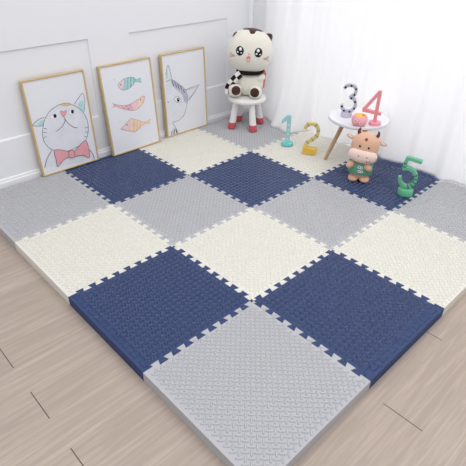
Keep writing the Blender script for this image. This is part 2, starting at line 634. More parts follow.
TILE_LABEL = {
 (0, 0): 'grey mat tile in the far left corner, beside the bow tie cat picture',
 (0, 1): 'navy mat tile against the wall, below the bow tie cat and fish pictures',
 (0, 2): 'cream mat tile in front of the picture of the cat peeking from its left edge',
 (0, 3): 'grey mat tile in the room corner under the white stool with coral feet',
 (1, 0): 'cream mat tile on the left edge between a grey tile and a navy tile',
 (1, 1): 'grey inner mat tile beside the navy tile that lies before the fish picture',
 (1, 2): 'navy mat tile in the middle of the mat with other tiles on all four sides',
 (1, 3): 'cream mat tile on which the numbers 1 and 2 stand',
 (2, 0): 'navy mat tile on the left edge next to the bare plank floor',
 (2, 1): 'cream inner mat tile between the two navy tiles nearest the camera',
 (2, 2): 'grey inner mat tile just left of the navy tile under the cow',
 (2, 3): 'navy mat tile under the cow plush and the green number 5',
 (3, 0): 'nearest grey mat tile, front corner cut off by the photo bottom',
 (3, 1): 'navy mat tile on the front right edge, nearest navy tile to the camera',
 (3, 2): 'cream mat tile on the front right edge, cut by the right side of the photo',
 (3, 3): 'grey mat tile along the curtain to the right of the green number 5',
}
CN = ('grey', 'navy', 'cream')
for i in range(4):
    for j in range(4):
        cn = CN[(j - i) % 3]
        bare = cn != 'navy'                       # only the navy tiles show the joint of a clipped-on edge strip
        xa = LO_X if j == 0 else XJ[j]
        xb = HI_X if j == 3 else XJ[j + 1]
        yb, yt = (LO_Y if i == 3 else YI[i + 1]), (HI_Y if i == 0 else YI[i])
        V = Vector
        low = [V((xa, LO_Y)), V((xb, LO_Y))] if bare and i == 3 else hline(i + 1, j)
        top = [V((xa, HI_Y)), V((xb, HI_Y))] if bare and i == 0 else hline(i, j)
        lft = [V((LO_X, yb)), V((LO_X, yt))] if bare and j == 0 else vline(i, j)
        rgt = [V((HI_X, yb)), V((HI_X, yt))] if bare and j == 3 else vline(i, j + 1)
        poly = []
        for q in low + rgt + top[::-1] + lft[::-1]:
            if not poly or (q - poly[-1]).length > 1e-6: poly.append(q)
        if (poly[0] - poly[-1]).length < 1e-6: poly.pop()
        bm = bmesh.new()
        add_foam(bm, poly)
        o = obj('foam_mat_tile', bm, FOAM[cn], smooth=False)
        tag(o, TILE_LABEL[(i, j)], 'mat tile', 'interlocking foam mat tiles')
        strips = []
        if not bare and i == 0: strips.append(hline(0, j) + ([(xb, YI[0])] if j == 3 else []) + [(xb, HI_Y), (xa, HI_Y)] + ([(xa, YI[0])] if j == 0 else []))
        if not bare and i == 3: strips.append(hline(4, j)[::-1] + ([(xa, YI[4])] if j == 0 else []) + [(xa, LO_Y), (xb, LO_Y)] + ([(xb, YI[4])] if j == 3 else []))
        if not bare and j == 0: strips.append(vline(i, 0) + [(LO_X, YI[i]), (LO_X, YI[i + 1])])
        if not bare and j == 3: strips.append(vline(i, 4)[::-1] + [(HI_X, YI[i + 1]), (HI_X, YI[i])])
        for st in strips:
            bm = bmesh.new()
            add_foam(bm, st)
            obj('edge_strip', bm, FOAM[cn], o, smooth=False)

# ================================================================== CURTAINS
def curtain(name, label, y0, y1, xfun, hem, ny, nz=46, ztop=2.36):
    bm = bmesh.new()
    rows = []
    for k in range(nz + 1):
        t = k / nz
        row = []
        for q in range(ny + 1):
            y = y0 + (y1 - y0) * q / ny
            zb = hem(y)
            z = zb + (ztop - zb) * t ** 1.3
            row.append(bm.verts.new((xfun(y, z), y, z)))
        rows.append(row)
    for a, b in zip(rows, rows[1:]):
        for q in range(ny): bm.faces.new((a[q], a[q + 1], b[q + 1], b[q]))
    # a stitched hem: a doubled band along the bottom
    o = obj(name, bm, M_SHEER, smooth=True, angle=180)
    md = o.modifiers.new('thickness', 'SOLIDIFY')
    md.thickness = 0.0012
    return tag(o, label, 'curtain')
def folds(y, z, seed):
    w = 1.0 - 0.12 * z
    return (0.016 * w * math.sin(2 * math.pi * (y / 0.205 + 0.10 * math.sin(1.7 * y + z * 0.5) + seed))
            + 0.007 * math.sin(2 * math.pi * (y / 0.118 + 0.13 * math.sin(3.1 * y) + 1.7 * seed) + 0.4 * z)
            + 0.010 * math.sin(2 * math.pi * y / 0.53 + 2 * seed - 0.5 * z))
def sm(t):
    t = max(0.0, min(1.0, t))
    return t * t * (3 - 2 * t)
def x_curtain(y, z):
    # hangs straight, except for one wide fold pulled out over the mat beside the stool
    h = max(0.0, z - ZM)
    k = sm((-0.14 - y) / 0.34) * sm((y + 0.66) / 0.12)
    return 2.436 - 0.185 * k * math.exp(-h / 0.20) + folds(y, z, 0.55) - 0.014 * math.exp(-h / 0.15)
curtain('sheer_curtain', 'wide bright sheer white curtain hanging to the mat behind the round table and numbers', 0.045, -3.5, x_curtain, lambda y: ZM + 0.004 + 0.003 * (1 + math.sin(9 * y)), 480)

# ================================================================== FRAMED PICTURES
M_GOLD = mat('pale_gold_wood', (208, 180, 130), 0.38, 0.45, var=0.05, vscale=30)
M_PAPER = mat('print_paper', (236, 237, 243), 0.45, 0.35)
INK = mat('ink_slate', (74, 74, 92), 0.6, 0.2)
A_GREY = mat('wash_pale_grey', (229, 231, 238), 0.6, 0.2, var=0.05, vscale=18)
A_MINT = mat('wash_mint', (182, 222, 220), 0.6, 0.2, var=0.07, vscale=30)
A_PINK = mat('wash_pink', (236, 170, 176), 0.6, 0.2, var=0.06, vscale=40)
A_ROSE = mat('wash_rose', (243, 207, 213), 0.6, 0.2, var=0.06, vscale=40)
A_YEL = mat('wash_straw', (224, 204, 150), 0.6, 0.2, var=0.06, vscale=40)
A_TEAL = mat('wash_teal', (166, 212, 211), 0.6, 0.2, var=0.1, vscale=40)
A_PEACH = mat('wash_peach', (245, 218, 190), 0.6, 0.2, var=0.08, vscale=40)
A_BLACK = mat('ink_black', (28, 27, 34), 0.5, 0.3)
A_WHITE = mat('ink_white', (246, 246, 250), 0.5, 0.3)
A_LILAC = mat('wash_lilac_grey', (196, 194, 214), 0.6, 0.2, var=0.08, vscale=25)
A_ROSEINK = mat('ink_rose', (202, 96, 120), 0.6, 0.2)
A_TEALINK = mat('ink_teal', (78, 150, 160), 0.6, 0.2)
A_GOLDINK = mat('ink_ochre', (198, 150, 96), 0.6, 0.2)
ART_MATS = [M_PAPER, INK, A_GREY, A_MINT, A_PINK, A_ROSE, A_YEL, A_TEAL, A_PEACH, A_BLACK, A_WHITE, A_LILAC, A_ROSEINK, A_TEALINK, A_GOLDINK]
PAPER, K_, GREY_, MINT_, PINK_, ROSE_, YEL_, TEAL_, PEACH_, BLACK_, WHITE_, LIL_, RINK_, TINK_, GINK_ = range(15)
FW, FH, FD, FB = 0.418, 0.628, 0.028, 0.0085
def clampuv(p): return (min(FW - FB - 0.001, max(FB + 0.001, p[0])), min(FH - FB - 0.001, max(FB + 0.001, p[1])))
class Print:
    """picture sheet: flat colour fields and ink lines printed on paper, stacked by hair's breadths"""
    def __init__(s):
        s.bm = bmesh.new()
        s.lv = 0
        add_box(s.bm, FB - 0.002, FW - FB + 0.002, -0.0215, -0.0055, FB - 0.002, FH - FB + 0.002, PAPER)
    def y(s):
        s.lv += 1
        return -0.0216 - 0.00012 * s.lv
    def fill(s, pts, mi, smooth=True):
        P = [(p.x, p.y) for p in spline([(a, b, 0) for a, b in pts], 5, True)] if smooth else pts
        y = s.y()
        f = s.bm.faces.new([s.bm.verts.new((a, y, b)) for a, b in map(clampuv, P)])
        f.material_index = mi
    def line(s, pts, w=0.0034, mi=K_, smooth=True, closed=False):
        P = [(p.x, p.y) for p in spline([(a, b, 0) for a, b in pts], 5, closed)] if smooth else list(pts)
        if closed: P.append(P[0])
        P = [P[0]] + [b for a, b in zip(P, P[1:]) if math.hypot(a[0] - b[0], a[1] - b[1]) > 1e-5]
        o = stroke_poly(P, w)
        n = len(P)
        y = s.y()
        v = [s.bm.verts.new((a, y, b)) for a, b in map(clampuv, [tuple(q) for q in o])]
        Rv, Lv = v[:n], v[n:][::-1]
        for k in range(n - 1):
            s.bm.faces.new((Rv[k], Rv[k + 1], Lv[k + 1], Lv[k])).material_index = mi
    def dot(s, p, r, mi, ry=None): s.fill(ell(p[0], p[1], r, ry or r, 16), mi, False)
def framed(label, xl, yb, yt, draw):
    lean = math.asin((yt - yb) / FH)
    t = thing('framed_picture', label, 'picture', (xl, yb, ZS), 0, 'framed animal pictures leaning on the wall')
    t.rotation_euler = (-lean, 0, 0)
    bm = bmesh.new()
    # mitred frame: cross-section swept round the rectangle
    sec = [(0, 0.0), (0, -FD + 0.001), (0.001, -FD), (FB - 0.0015, -FD), (FB, -FD + 0.0015), (FB, 0.0)]
    cor = [(0, 0, 1, 1), (FW, 0, -1, 1), (FW, FH, -1, -1), (0, FH, 1, -1)]
    R = [[bm.verts.new((cx + dx * a, y, cz + dz * a)) for a, y in sec] for cx, cz, dx, dz in cor]
    for k in range(4):
        a, b = R[k], R[(k + 1) % 4]
        for q in range(len(sec)): bm.faces.new((a[q], a[(q + 1) % len(sec)], b[(q + 1) % len(sec)], b[q]))
    obj('picture_frame', bm, M_GOLD, t, smooth=False)
    bm = bmesh.new()
    add_box(bm, 0.003, FW - 0.003, -0.005, 0.0, 0.003, FH - 0.003)
    obj('backing_board', bm, mat('backing_brown', (150, 120, 86), 0.8, 0.1), t, smooth=False)
    p = Print()
    draw(p)
    me = bpy.data.meshes.new('print')
    bmesh.ops.recalc_face_normals(p.bm, faces=[f for f in p.bm.faces if f.material_index == PAPER])
    p.bm.to_mesh(me); p.bm.free()
    link('picture_print', me, ART_MATS, t)
    return t
ART_A = {
 'head': [(0.075,0.33),(0.06,0.285),(0.06,0.228),(0.096,0.167),(0.179,0.126),(0.279,0.136),(0.339,0.16),(0.375,0.219),(0.383,0.289),(0.367,0.35),(0.33,0.398),(0.272,0.437),(0.216,0.442),(0.148,0.421),(0.109,0.388),(0.086,0.357)],
 'earl': [(0.096,0.385),(0.058,0.381),(0.012,0.355),(0.041,0.34),(0.08,0.335)],
 'earli': [(0.089,0.369),(0.062,0.365),(0.043,0.347),(0.081,0.338)],
 'earr': [(0.313,0.423),(0.35,0.458),(0.386,0.481),(0.389,0.42),(0.369,0.356)],
 'earri': [(0.336,0.409),(0.37,0.438),(0.38,0.41),(0.366,0.365)],
 'eyel': [(0.147,0.376)],
 'pupl': [(0.166,0.378)],
 'eyer': [(0.281,0.378)],
 'pupr': [(0.289,0.379)],
 'nose': [(0.208,0.399),(0.218,0.4),(0.228,0.392),(0.244,0.397),(0.249,0.388),(0.238,0.372),(0.222,0.362),(0.21,0.378)],
 'm1': [(0.222,0.362),(0.228,0.343),(0.215,0.315),(0.185,0.291),(0.149,0.277)],
 'm2': [(0.228,0.343),(0.243,0.313),(0.275,0.276),(0.304,0.265)],
 'tuft': [(0.218,0.439),(0.237,0.45),(0.244,0.437),(0.258,0.448),(0.265,0.432),(0.282,0.441),(0.289,0.425),(0.265,0.423),(0.238,0.428)],
 'bowl': [(0.112,0.155),(0.169,0.142),(0.211,0.114),(0.205,0.088),(0.16,0.074),(0.111,0.04),(0.109,0.089)],
 'knot': [(0.213,0.124),(0.246,0.115),(0.239,0.071),(0.203,0.081)],
 'bowr': [(0.244,0.107),(0.327,0.161),(0.352,0.143),(0.349,0.038),(0.3,0.067),(0.237,0.076)],
 'shl': [(0.094,0.161),(0.05,0.114),(0.022,0.059)],
 'shr': [(0.351,0.101),(0.378,0.051),(0.382,0.006)],
 'chest': [(0.094,0.161),(0.05,0.114),(0.022,0.059),(0.144,0.037),(0.382,0.009),(0.378,0.051),(0.351,0.101),(0.239,0.085)],
 'w1': [(0.075,0.318),(0.094,0.309)],
 'w2': [(0.066,0.293),(0.088,0.287)],
 'w3': [(0.062,0.259),(0.081,0.261)],
 'w4': [(0.38,0.251),(0.357,0.25)],
 'w5': [(0.373,0.216),(0.351,0.222)],
 'w6': [(0.358,0.185),(0.34,0.195)],
}
ART_B = {
 'b1': [(0.13,0.486),(0.154,0.506),(0.186,0.518),(0.244,0.52),(0.274,0.496),(0.232,0.456),(0.171,0.443),(0.141,0.46)],
 'h1': [(0.13,0.486),(0.154,0.506),(0.179,0.516),(0.179,0.484),(0.157,0.451),(0.141,0.46)],
 't1': [(0.27,0.497),(0.325,0.502),(0.311,0.489),(0.324,0.467),(0.268,0.486)],
 's1': [(0.202,0.519),(0.183,0.445)],
 's2': [(0.225,0.519),(0.212,0.449)],
 's3': [(0.247,0.516),(0.242,0.463)],
 'b2': [(0.076,0.362),(0.14,0.341),(0.21,0.339),(0.325,0.373),(0.305,0.322),(0.237,0.288),(0.158,0.311),(0.105,0.336)],
 'h2': [(0.266,0.356),(0.325,0.373),(0.305,0.322),(0.246,0.293)],
 't2': [(0.08,0.359),(0.062,0.38),(0.071,0.359),(0.055,0.34),(0.086,0.348)],
 'q1': [(0.135,0.34),(0.147,0.315)],
 'q2': [(0.168,0.337),(0.18,0.304)],
 'q3': [(0.2,0.337),(0.212,0.296)],
 'q4': [(0.147,0.315),(0.168,0.337)],
 'q5': [(0.18,0.304),(0.2,0.337)],
 'b3': [(0.092,0.181),(0.192,0.238),(0.306,0.178),(0.21,0.13)],
 'h3': [(0.092,0.181),(0.192,0.238),(0.191,0.193),(0.164,0.15)],
 't3': [(0.299,0.179),(0.355,0.195),(0.339,0.17),(0.344,0.158)],
 'r1': [(0.213,0.222),(0.194,0.139)],
 'r2': [(0.241,0.21),(0.218,0.133)],
 'r3': [(0.268,0.195),(0.239,0.143)],
 'd1': [(0.106,0.529)],
 'd2': [(0.096,0.236)],
 'd3': [(0.359,0.428)],
 'e1': [(0.15,0.485)],
 'e2': [(0.292,0.351)],
 'e3': [(0.148,0.199)],
}
ART_C = {
 'head': [(0.031,0.431),(0.086,0.436),(0.154,0.387),(0.205,0.34),(0.227,0.275),(0.21,0.208),(0.185,0.15),(0.132,0.114),(0.064,0.106),(0.017,0.109)],
 'line': [(0.031,0.431),(0.086,0.436),(0.154,0.387),(0.205,0.34),(0.227,0.275),(0.21,0.208),(0.185,0.15),(0.132,0.114),(0.064,0.106),(0.079,0.07),(0.107,0.009)],
 'earl': [(0.032,0.481),(0.061,0.547),(0.081,0.472),(0.085,0.432),(0.031,0.431)],
 'earli': [(0.036,0.483),(0.054,0.52),(0.048,0.45),(0.035,0.445)],
 'earr': [(0.204,0.336),(0.351,0.351),(0.307,0.305),(0.234,0.247)],
 's1': [(0.085,0.429),(0.101,0.385)],
 's2': [(0.11,0.412),(0.129,0.369)],
 's3': [(0.136,0.396),(0.15,0.353)],
 's4': [(0.162,0.378),(0.171,0.342)],
 's5': [(0.186,0.344),(0.198,0.315)],
 'eye': [(0.094,0.291),(0.115,0.3),(0.139,0.294),(0.159,0.265),(0.134,0.252),(0.109,0.263)],
 'pup': [(0.131,0.274)],
 'nz': [(0.026,0.28),(0.04,0.273)],
 'g1': [(0.036,0.007),(0.049,0.045)],
 'g2': [(0.063,0.0),(0.069,0.056)],
 'g3': [(0.094,0.006),(0.084,0.052)],
}
def draw_a(p):
    A = ART_A
    p.fill(A['chest'], GREY_)
    p.fill(A['earl'], GREY_); p.fill(A['earli'], MINT_); p.line(A['earl'], 0.003)
    p.fill(A['earr'], GREY_); p.fill(A['earri'], MINT_); p.line(A['earr'], 0.003)
    p.fill(A['head'], GREY_)
    p.line(A['head'], 0.003, K_, True, True)
    p.fill(A['tuft'], YEL_, False); p.line(A['tuft'], 0.002, GINK_, False, True)
    p.dot(A['eyel'][0], 0.017, ROSE_, 0.014); p.dot(A['eyel'][0], 0.012, WHITE_, 0.010)
    p.dot(A['pupl'][0], 0.0105, BLACK_, 0.013)
    p.dot(A['eyer'][0], 0.014, WHITE_, 0.012); p.dot(A['pupr'][0], 0.0105, BLACK_, 0.013)
    p.fill(A['nose'], PINK_); p.line(A['nose'], 0.0025, RINK_, True, True)
    p.line(A['m1']); p.line(A['m2'])
    for k in ('w1', 'w2', 'w3', 'w4', 'w5', 'w6'): p.line(A[k], 0.003, K_, False)
    p.line(A['shl']); p.line(A['shr'])
    for k in ('bowl', 'bowr', 'knot'):
        p.fill(A[k], PINK_); p.line(A[k], 0.003, K_, True, True)
def draw_b(p):
    A = ART_B
    for t, b, h, cb, ch, ink, e in (('t1', 'b1', 'h1', TEAL_, ROSE_, TINK_, 'e1'), ('t2', 'b2', 'h2', ROSE_, PEACH_, RINK_, 'e2'), ('t3', 'b3', 'h3', PEACH_, ROSE_, GINK_, 'e3')):
        sm = b != 'b3'
        p.fill(A[t], cb, False); p.line(A[t], 0.002, ink, False, True)
        p.fill(A[b], cb, sm); p.fill(A[h], ch, False)
        p.line(A[b], 0.0026, ink, sm, True)
        p.dot(A[e][0], 0.005, K_)
    for k in ('s1', 's2', 's3'):
        p.line(A[k], 0.0035, WHITE_, False); p.line([(a + 0.008, b) for a, b in A[k]], 0.002, TINK_, False)
    for k in ('q1', 'q2', 'q3', 'q4', 'q5'): p.line(A[k], 0.0025, RINK_, False)
    for k in ('r1', 'r2', 'r3'): p.line(A[k], 0.0022, GINK_, False)
    p.dot(A['d1'][0], 0.004, TEAL_); p.dot(A['d2'][0], 0.005, ROSE_); p.dot(A['d3'][0], 0.003, ROSE_)
def draw_c(p):
    A = ART_C
    p.fill(A['earl'], GREY_); p.fill(A['earli'], MINT_); p.line(A['earl'], 0.003)
    p.fill(A['earr'], GREY_, False); p.line(A['earr'], 0.004, K_, False)
    p.line([(0.222, 0.33), (0.325, 0.338), (0.290, 0.303), (0.238, 0.262)], 0.002, K_, False)
    p.fill(A['head'], GREY_)
    p.fill([(0.075, 0.43), (0.10, 0.427), (0.154, 0.384), (0.203, 0.338), (0.224, 0.275), (0.215, 0.235), (0.19, 0.25), (0.175, 0.30), (0.14, 0.34), (0.095, 0.38)], LIL_)
    p.line(A['line'], 0.003)
    for k in ('s1', 's2', 's3', 's4', 's5'): p.line(A[k], 0.0055, K_, False)
    p.fill(A['eye'], WHITE_); p.line(A['eye'], 0.0025, K_, True, True)
    p.dot(A['pup'][0], 0.013, BLACK_, 0.017); p.dot((A['pup'][0][0] + 0.004, A['pup'][0][1] + 0.006), 0.004, WHITE_)
    p.line(A['nz'], 0.005, RINK_, False)
    for k, m in (('g1', TINK_), ('g2', K_), ('g3', K_)): p.line(A[k], 0.008, m, False)
framed('gold framed picture of a smiling grey cat wearing a pink bow tie', 0.446, 0.048, 0.072, draw_a)
framed('gold framed picture of three pastel coloured fish, middle of the leaning row', 0.970, 0.019, 0.070, draw_b)
framed('gold framed picture of half a grey tabby cat peeking in from its left edge', 1.482, 0.048, 0.072, draw_c)

# ================================================================== STOOL
M_WPLAST = mat('white_plastic', (240, 238, 236), 0.4, 0.4)
M_CORAL = mat('coral_plastic', (208, 92, 96), 0.5, 0.4)
SG = (2.135, -0.205)
st = thing('kids_stool', 'white round kids stool with four splayed legs and coral feet in the corner', 'stool', (*SG, ZS), -45.4)
bm = bmesh.new()
add_lathe(bm, [(0, 0.222), (0.135, 0.222), (0.150, 0.226), (0.156, 0.236), (0.156, 0.247), (0.150, 0.256), (0.138, 0.260), (0.0, 0.257)], 56)
obj('seat', bm, M_WPLAST, st)
feet_w = [(1.999, -0.162), (2.083, -0.342), (2.277, -0.244), (2.171, -0.068)]
ca, sa = math.cos(math.radians(45.4)), math.sin(math.radians(45.4))
for fx, fy in feet_w:
    dx, dy = fx - SG[0], fy - SG[1]
    a = math.atan2(sa * dx + ca * dy, ca * dx - sa * dy)
    bot = Vector((0.138 * math.cos(a), 0.138 * math.sin(a), 0.0))
    top = Vector((0.098 * math.cos(a), 0.098 * math.sin(a), 0.228))
    P = lambda t: bot.lerp(top, t)
    bm = bmesh.new()
    add_post(bm, [P(0.19), P(0.22), P(0.6), P(1.0)], [0.0295, 0.0295, 0.0255, 0.0230])
    leg = obj('leg', bm, M_WPLAST, st)
    bm = bmesh.new()
    add_post(bm, [bot + Vector((0, 0, 0.0025)), P(0.025), P(0.06), P(0.24)], [0.028, 0.032, 0.0335, 0.0308])
    f = obj('foot_cap', bm, M_CORAL, leg)
    f['label'] = 'coral red foot cap'

# ================================================================== CAT PLUSH
M_CAT = mat('cream_plush', (236, 232, 220), 0.9, 0.15, bump=0.35, bscale=260, sheen=0.4)
M_BROWN = mat('dark_brown_plush', (74, 46, 40), 0.9, 0.15, bump=0.35, bscale=260, sheen=0.3)
M_BLK = mat('glossy_black', (20, 18, 20), 0.25, 0.5)
M_WHT = mat('embroidered_white', (248, 248, 248), 0.5, 0.3)
M_PNK = mat('embroidered_pink', (228, 158, 166), 0.7, 0.2)
M_LPNK = mat('embroidered_pale_pink', (244, 200, 200), 0.7, 0.2)
M_THREAD = mat('dark_thread', (86, 70, 66), 0.7, 0.2)
M_SCARFB = mat('scarf_black', (38, 30, 30), 0.85, 0.15, bump=0.3, bscale=300)
M_SCARFW = mat('scarf_white', (238, 236, 232), 0.85, 0.15, bump=0.3, bscale=300)
M_CORALF = mat('coral_felt', (222, 128, 124), 0.9, 0.1, bump=0.3, bscale=300)
CZ = ZS
cat = thing('cat_plush', 'big headed cream cat plush with brown patches sitting on the white stool', 'plush toy', (2.15, -0.19, CZ), -45.4)
BASE = 0.2585                                    # seat surface above the mat
bm = bmesh.new()
body = Blob((0.018, 0.0, 0.362), (0.110, 0.088, 0.104), 2.3)
body.mesh(bm)
obj('body', bm, M_CAT, cat)
Rh = Matrix.Rotation(math.radians(4), 3, 'Y') @ Matrix.Rotation(math.radians(-6), 3, 'X')
head = Blob((0.015, -0.012, 0.608), (0.178, 0.140, 0.160), 2.25, Rh)
widen = lambda p: Vector((p.x * (1.0 + 0.05 * max(-1, min(1, -p.z / 0.16))), p.y, p.z))
bm = bmesh.new()
head.mesh(bm, 56, 36, fn=widen)
hd = obj('head', bm, M_CAT, cat)
# ears
for s in (-1, 1):
    d = Vector((s * 0.78, 0.25, 0.60))
    root, tip = head.radial(d, -0.034), head.radial(d, 0.012 if s < 0 else 0.034)
    ax = (tip - root).normalized()
    sd = Vector((0, 1, 0)).cross(ax).normalized()
    fr_ = ax.cross(sd)
    bm = bmesh.new()
    prof = [(0.044, 0.0), (0.042, 0.25), (0.035, 0.5), (0.024, 0.75), (0.012, 0.92), (0.0, 1.0)]
    L = (tip - root).length
    mx = Matrix((( sd.x, fr_.x, ax.x, root.x), (sd.y, fr_.y, ax.y, root.y), (sd.z, fr_.z, ax.z, root.z), (0, 0, 0, 1)))
    add_lathe(bm, [(r, z * L) for r, z in prof], 28, (0, 0, 0), 0, mx, 1.0, 0.55)
    e = obj('ear', bm, M_BROWN if s > 0 else M_CAT, hd)
    if s > 0: e['label'] = 'dark brown ear'
    else:
        bm = bmesh.new()
        pts = [root + ax * L * t + sd * q + Vector((0, -0.019 + 0.016 * t, 0)) for t, q in ((0.45, 0.030), (0.65, 0.022), (0.85, 0.012))]
        add_tube(bm, [head.radial(Vector((-0.80, -0.28, 0.52)), 0.002), head.radial(Vector((-0.72, -0.25, 0.62)), 0.005), head.radial(Vector((-0.64, -0.22, 0.72)), 0.004)], [0.003, 0.006, 0.003], 8)
        obj('ear_edge', bm, M_BROWN, e)['label'] = 'dark brown ear edging'
# brown patch over the crown with a rounded tongue down the forehead
def crown(u, w, off): return head.radial(Vector((u, -1.0 + 1.05 * max(0.0, min(1, (w - 0.1) * 2)), w + 1.0)), off)
def crown2(u, w, off):
    # u sideways angle, w angle forward from the top
    return head.radial(Vector((math.sin(u), -math.sin(w) * math.cos(u), math.cos(w) * math.cos(u))), off)
outl = [(0.0, 0.66), (-0.10, 0.61), (-0.14, 0.46), (-0.20, 0.32), (-0.34, 0.27), (-0.46, 0.14), (-0.42, -0.2), (0, -0.4), (0.45, -0.2), (0.52, 0.16), (0.40, 0.30), (0.25, 0.33), (0.17, 0.46), (0.13, 0.60)]
bm = bmesh.new()
patch(bm, crown2, [(p.x, p.y) for p in spline([(a, b, 0) for a, b in outl], 4, True)], 0.004, -0.002, 8)
obj('forehead_patch', bm, M_BROWN, hd)['label'] = 'dark brown patch over the crown'
# face
for s, u in ((-1, -0.080), (1, 0.061)):
    w0 = 0.005
    bm = bmesh.new()
    patch(bm, head.front, ell(u, w0, 0.0325, 0.037, 28), 0.006)
    e = obj('eye', bm, M_BLK, hd)
    bm = bmesh.new()
    for du, dw, ra, rb in ((-0.004 * s, 0.013, 0.0125, 0.0135), (0.012, -0.012, 0.006, 0.006), (-0.014, -0.009, 0.0085, 0.007)):
        patch(bm, lambda a, b, o: head.front(a, b, o + 0.0055), ell(u + du, w0 + dw, ra, rb, 18), 0.002, -0.003, 3)
    obj('eye_highlight', bm, M_WHT, e)['label'] = 'white eye highlights'
    bm = bmesh.new()
    uc = -0.122 if s < 0 else 0.113
    patch(bm, head.front, ell(uc, -0.036, 0.014, 0.009, 20), 0.003)
    obj('cheek', bm, M_PNK, hd)['label'] = 'pink embroidered cheek'
    bm = bmesh.new()
    for k in range(3):
        du, dw = (0.026, 0.012 - 0.013 * k)
        add_tube(bm, [head.front(uc + s * (0.006 + q * 0.027), -0.030 + dw * (0.4 + q * 0.9) - 0.004, 0.001) for q in (0, 0.5, 1.0)], 0.0016, 6)
    obj('whiskers', bm, M_THREAD, hd)['label'] = 'dark thread whiskers'
bm = bmesh.new()
patch(bm, head.front, ell(-0.008, -0.010, 0.009, 0.006, 16), 0.003)
obj('nose', bm, M_PNK, hd)['label'] = 'small pink nose'
bm = bmesh.new()
patch(bm, head.front, [(-0.036, -0.026), (-0.030, -0.034), (-0.026, -0.040), (-0.026, -0.058), (-0.020, -0.074), (-0.010, -0.078), (0.000, -0.074), (0.006, -0.058), (0.005, -0.040), (0.010, -0.033), (0.016, -0.027), (0.004, -0.030), (-0.004, -0.022), (-0.009, -0.016), (-0.016, -0.024), (-0.024, -0.030)], 0.002)
mo = obj('mouth', bm, mat('embroidered_rose', (214, 130, 140), 0.7, 0.2), hd)
bm = bmesh.new()
patch(bm, lambda a, b, o: head.front(a, b, o + 0.002), ell(-0.010, -0.055, 0.0105, 0.0155, 18), 0.002)
obj('tongue', bm, M_LPNK, mo)['label'] = 'pale pink tongue'
# arms and legs
for c, ax, R in (((0.098, -0.045, 0.408), (0.046, 0.034, 0.029), Matrix.Rotation(math.radians(-22), 3, 'Y')),
                 ((-0.075, -0.035, 0.385), (0.042, 0.034, 0.030), Matrix.Rotation(math.radians(-40), 3, 'Y'))):
    bm = bmesh.new()
    Blob(c, ax, 2.1, R).mesh(bm, 28, 18)
    obj('arm', bm, M_CAT, cat)
for u, z in ((-0.100, 0.318), (0.068, 0.305)):
    bm = bmesh.new()
    R = Matrix.Rotation(math.radians(12 if u < 0 else -8), 3, 'Z') @ Matrix.Rotation(math.radians(-14), 3, 'X')
    lg = Blob((u, -0.085, z), (0.050, 0.075, 0.0495), 2.7, R)
    lg.mesh(bm, 32, 22)
    o = obj('hind_leg', bm, M_CAT, cat)
    bm = bmesh.new()
    patch(bm, lg.front, ell(0, 0.0, 0.0405, 0.040, 28), 0.0045)
    obj('paw_pad', bm, M_BROWN, o)['label'] = 'dark brown round paw sole'
# scarf: dark band round the neck, checked end hanging at the left, coral end behind at the right
bm = bmesh.new()
ring = [(0.020 + 0.090 * math.cos(2 * math.pi * k / 36), -0.005 + 0.082 * math.sin(2 * math.pi * k / 36), 0.456) for k in range(36)]
n = 12
rr = []
for k, c in enumerate(ring):
    a = 2 * math.pi * k / 36
    rr.append([bm.verts.new((c[0] + 0.021 * math.cos(a) * math.cos(2 * math.pi * j / n), c[1] + 0.021 * math.sin(a) * math.cos(2 * math.pi * j / n), c[2] + 0.019 * math.sin(2 * math.pi * j / n))) for j in range(n)])
for k in range(36):
    a, b = rr[k], rr[(k + 1) % 36]
    for j in range(n): bm.faces.new((a[j], a[(j + 1) % n], b[(j + 1) % n], b[j]))
sc = obj('scarf', bm, M_SCARFB, cat)
sc['label'] = 'dark scarf round the neck with a black and white checked end'
def cloth_strip(path, w, nw, nl, mats, check, yoff, name, parent):
    P = spline([(a, 0, b) for a, b in path], 12)
    acc = [0]
    for a, b in zip(P, P[1:]): acc.append(acc[-1] + (b - a).length)
    bm = bmesh.new()
    sub = 3
    rows = []
    N = nl * sub
    for k in range(N + 1):
        s = acc[-1] * k / N
        q = max(i for i in range(len(acc)) if acc[i] <= s + 1e-9)
        q = min(q, len(P) - 2)
        p = P[q].lerp(P[q + 1], (s - acc[q]) / max(1e-9, acc[q + 1] - acc[q]))
        d = (P[q + 1] - P[q]).normalized()
        nn = Vector((-d.z, 0, d.x))
        rows.append([p + nn * w * (j / (nw * sub) - 0.5) + Vector((0, yoff(k / N) - 0.010 * math.sin(math.pi * j / (nw * sub)), 0)) for j in range(nw * sub + 1)])
    for lay, dy in ((0, 0.0), (1, 0.008)):
        V = [[bm.verts.new(p + Vector((0, dy, 0))) for p in r] for r in rows]
        for a in range(N):
            for b in range(nw * sub):
                f = bm.faces.new((V[a][b], V[a][b + 1], V[a + 1][b + 1], V[a + 1][b]))
                f.material_index = ((a // sub + b // sub) % 2) if check else 0
        if lay == 0: V0 = V
        else:
            edge = lambda W: W[0] + [r[-1] for r in W[1:]] + W[-1][-2::-1] + [r[0] for r in W[-2:0:-1]]
            E0, E1 = edge(V0), edge(V)
            for k in range(len(E0)): bm.faces.new((E0[k], E0[(k + 1) % len(E0)], E1[(k + 1) % len(E0)], E1[k]))
    return obj(name, bm, mats, parent)
e = cloth_strip([(-0.055, 0.447), (-0.092, 0.420), (-0.128, 0.378), (-0.150, 0.335), (-0.150, 0.290)], 0.056, 2, 5, [M_SCARFW, M_SCARFB], True,
                lambda t: -0.080 - 0.02 * math.sin(math.pi * min(1, t * 1.4)) - 0.010 * t, 'scarf_end', sc)
e['label'] = 'black and white checked scarf end'
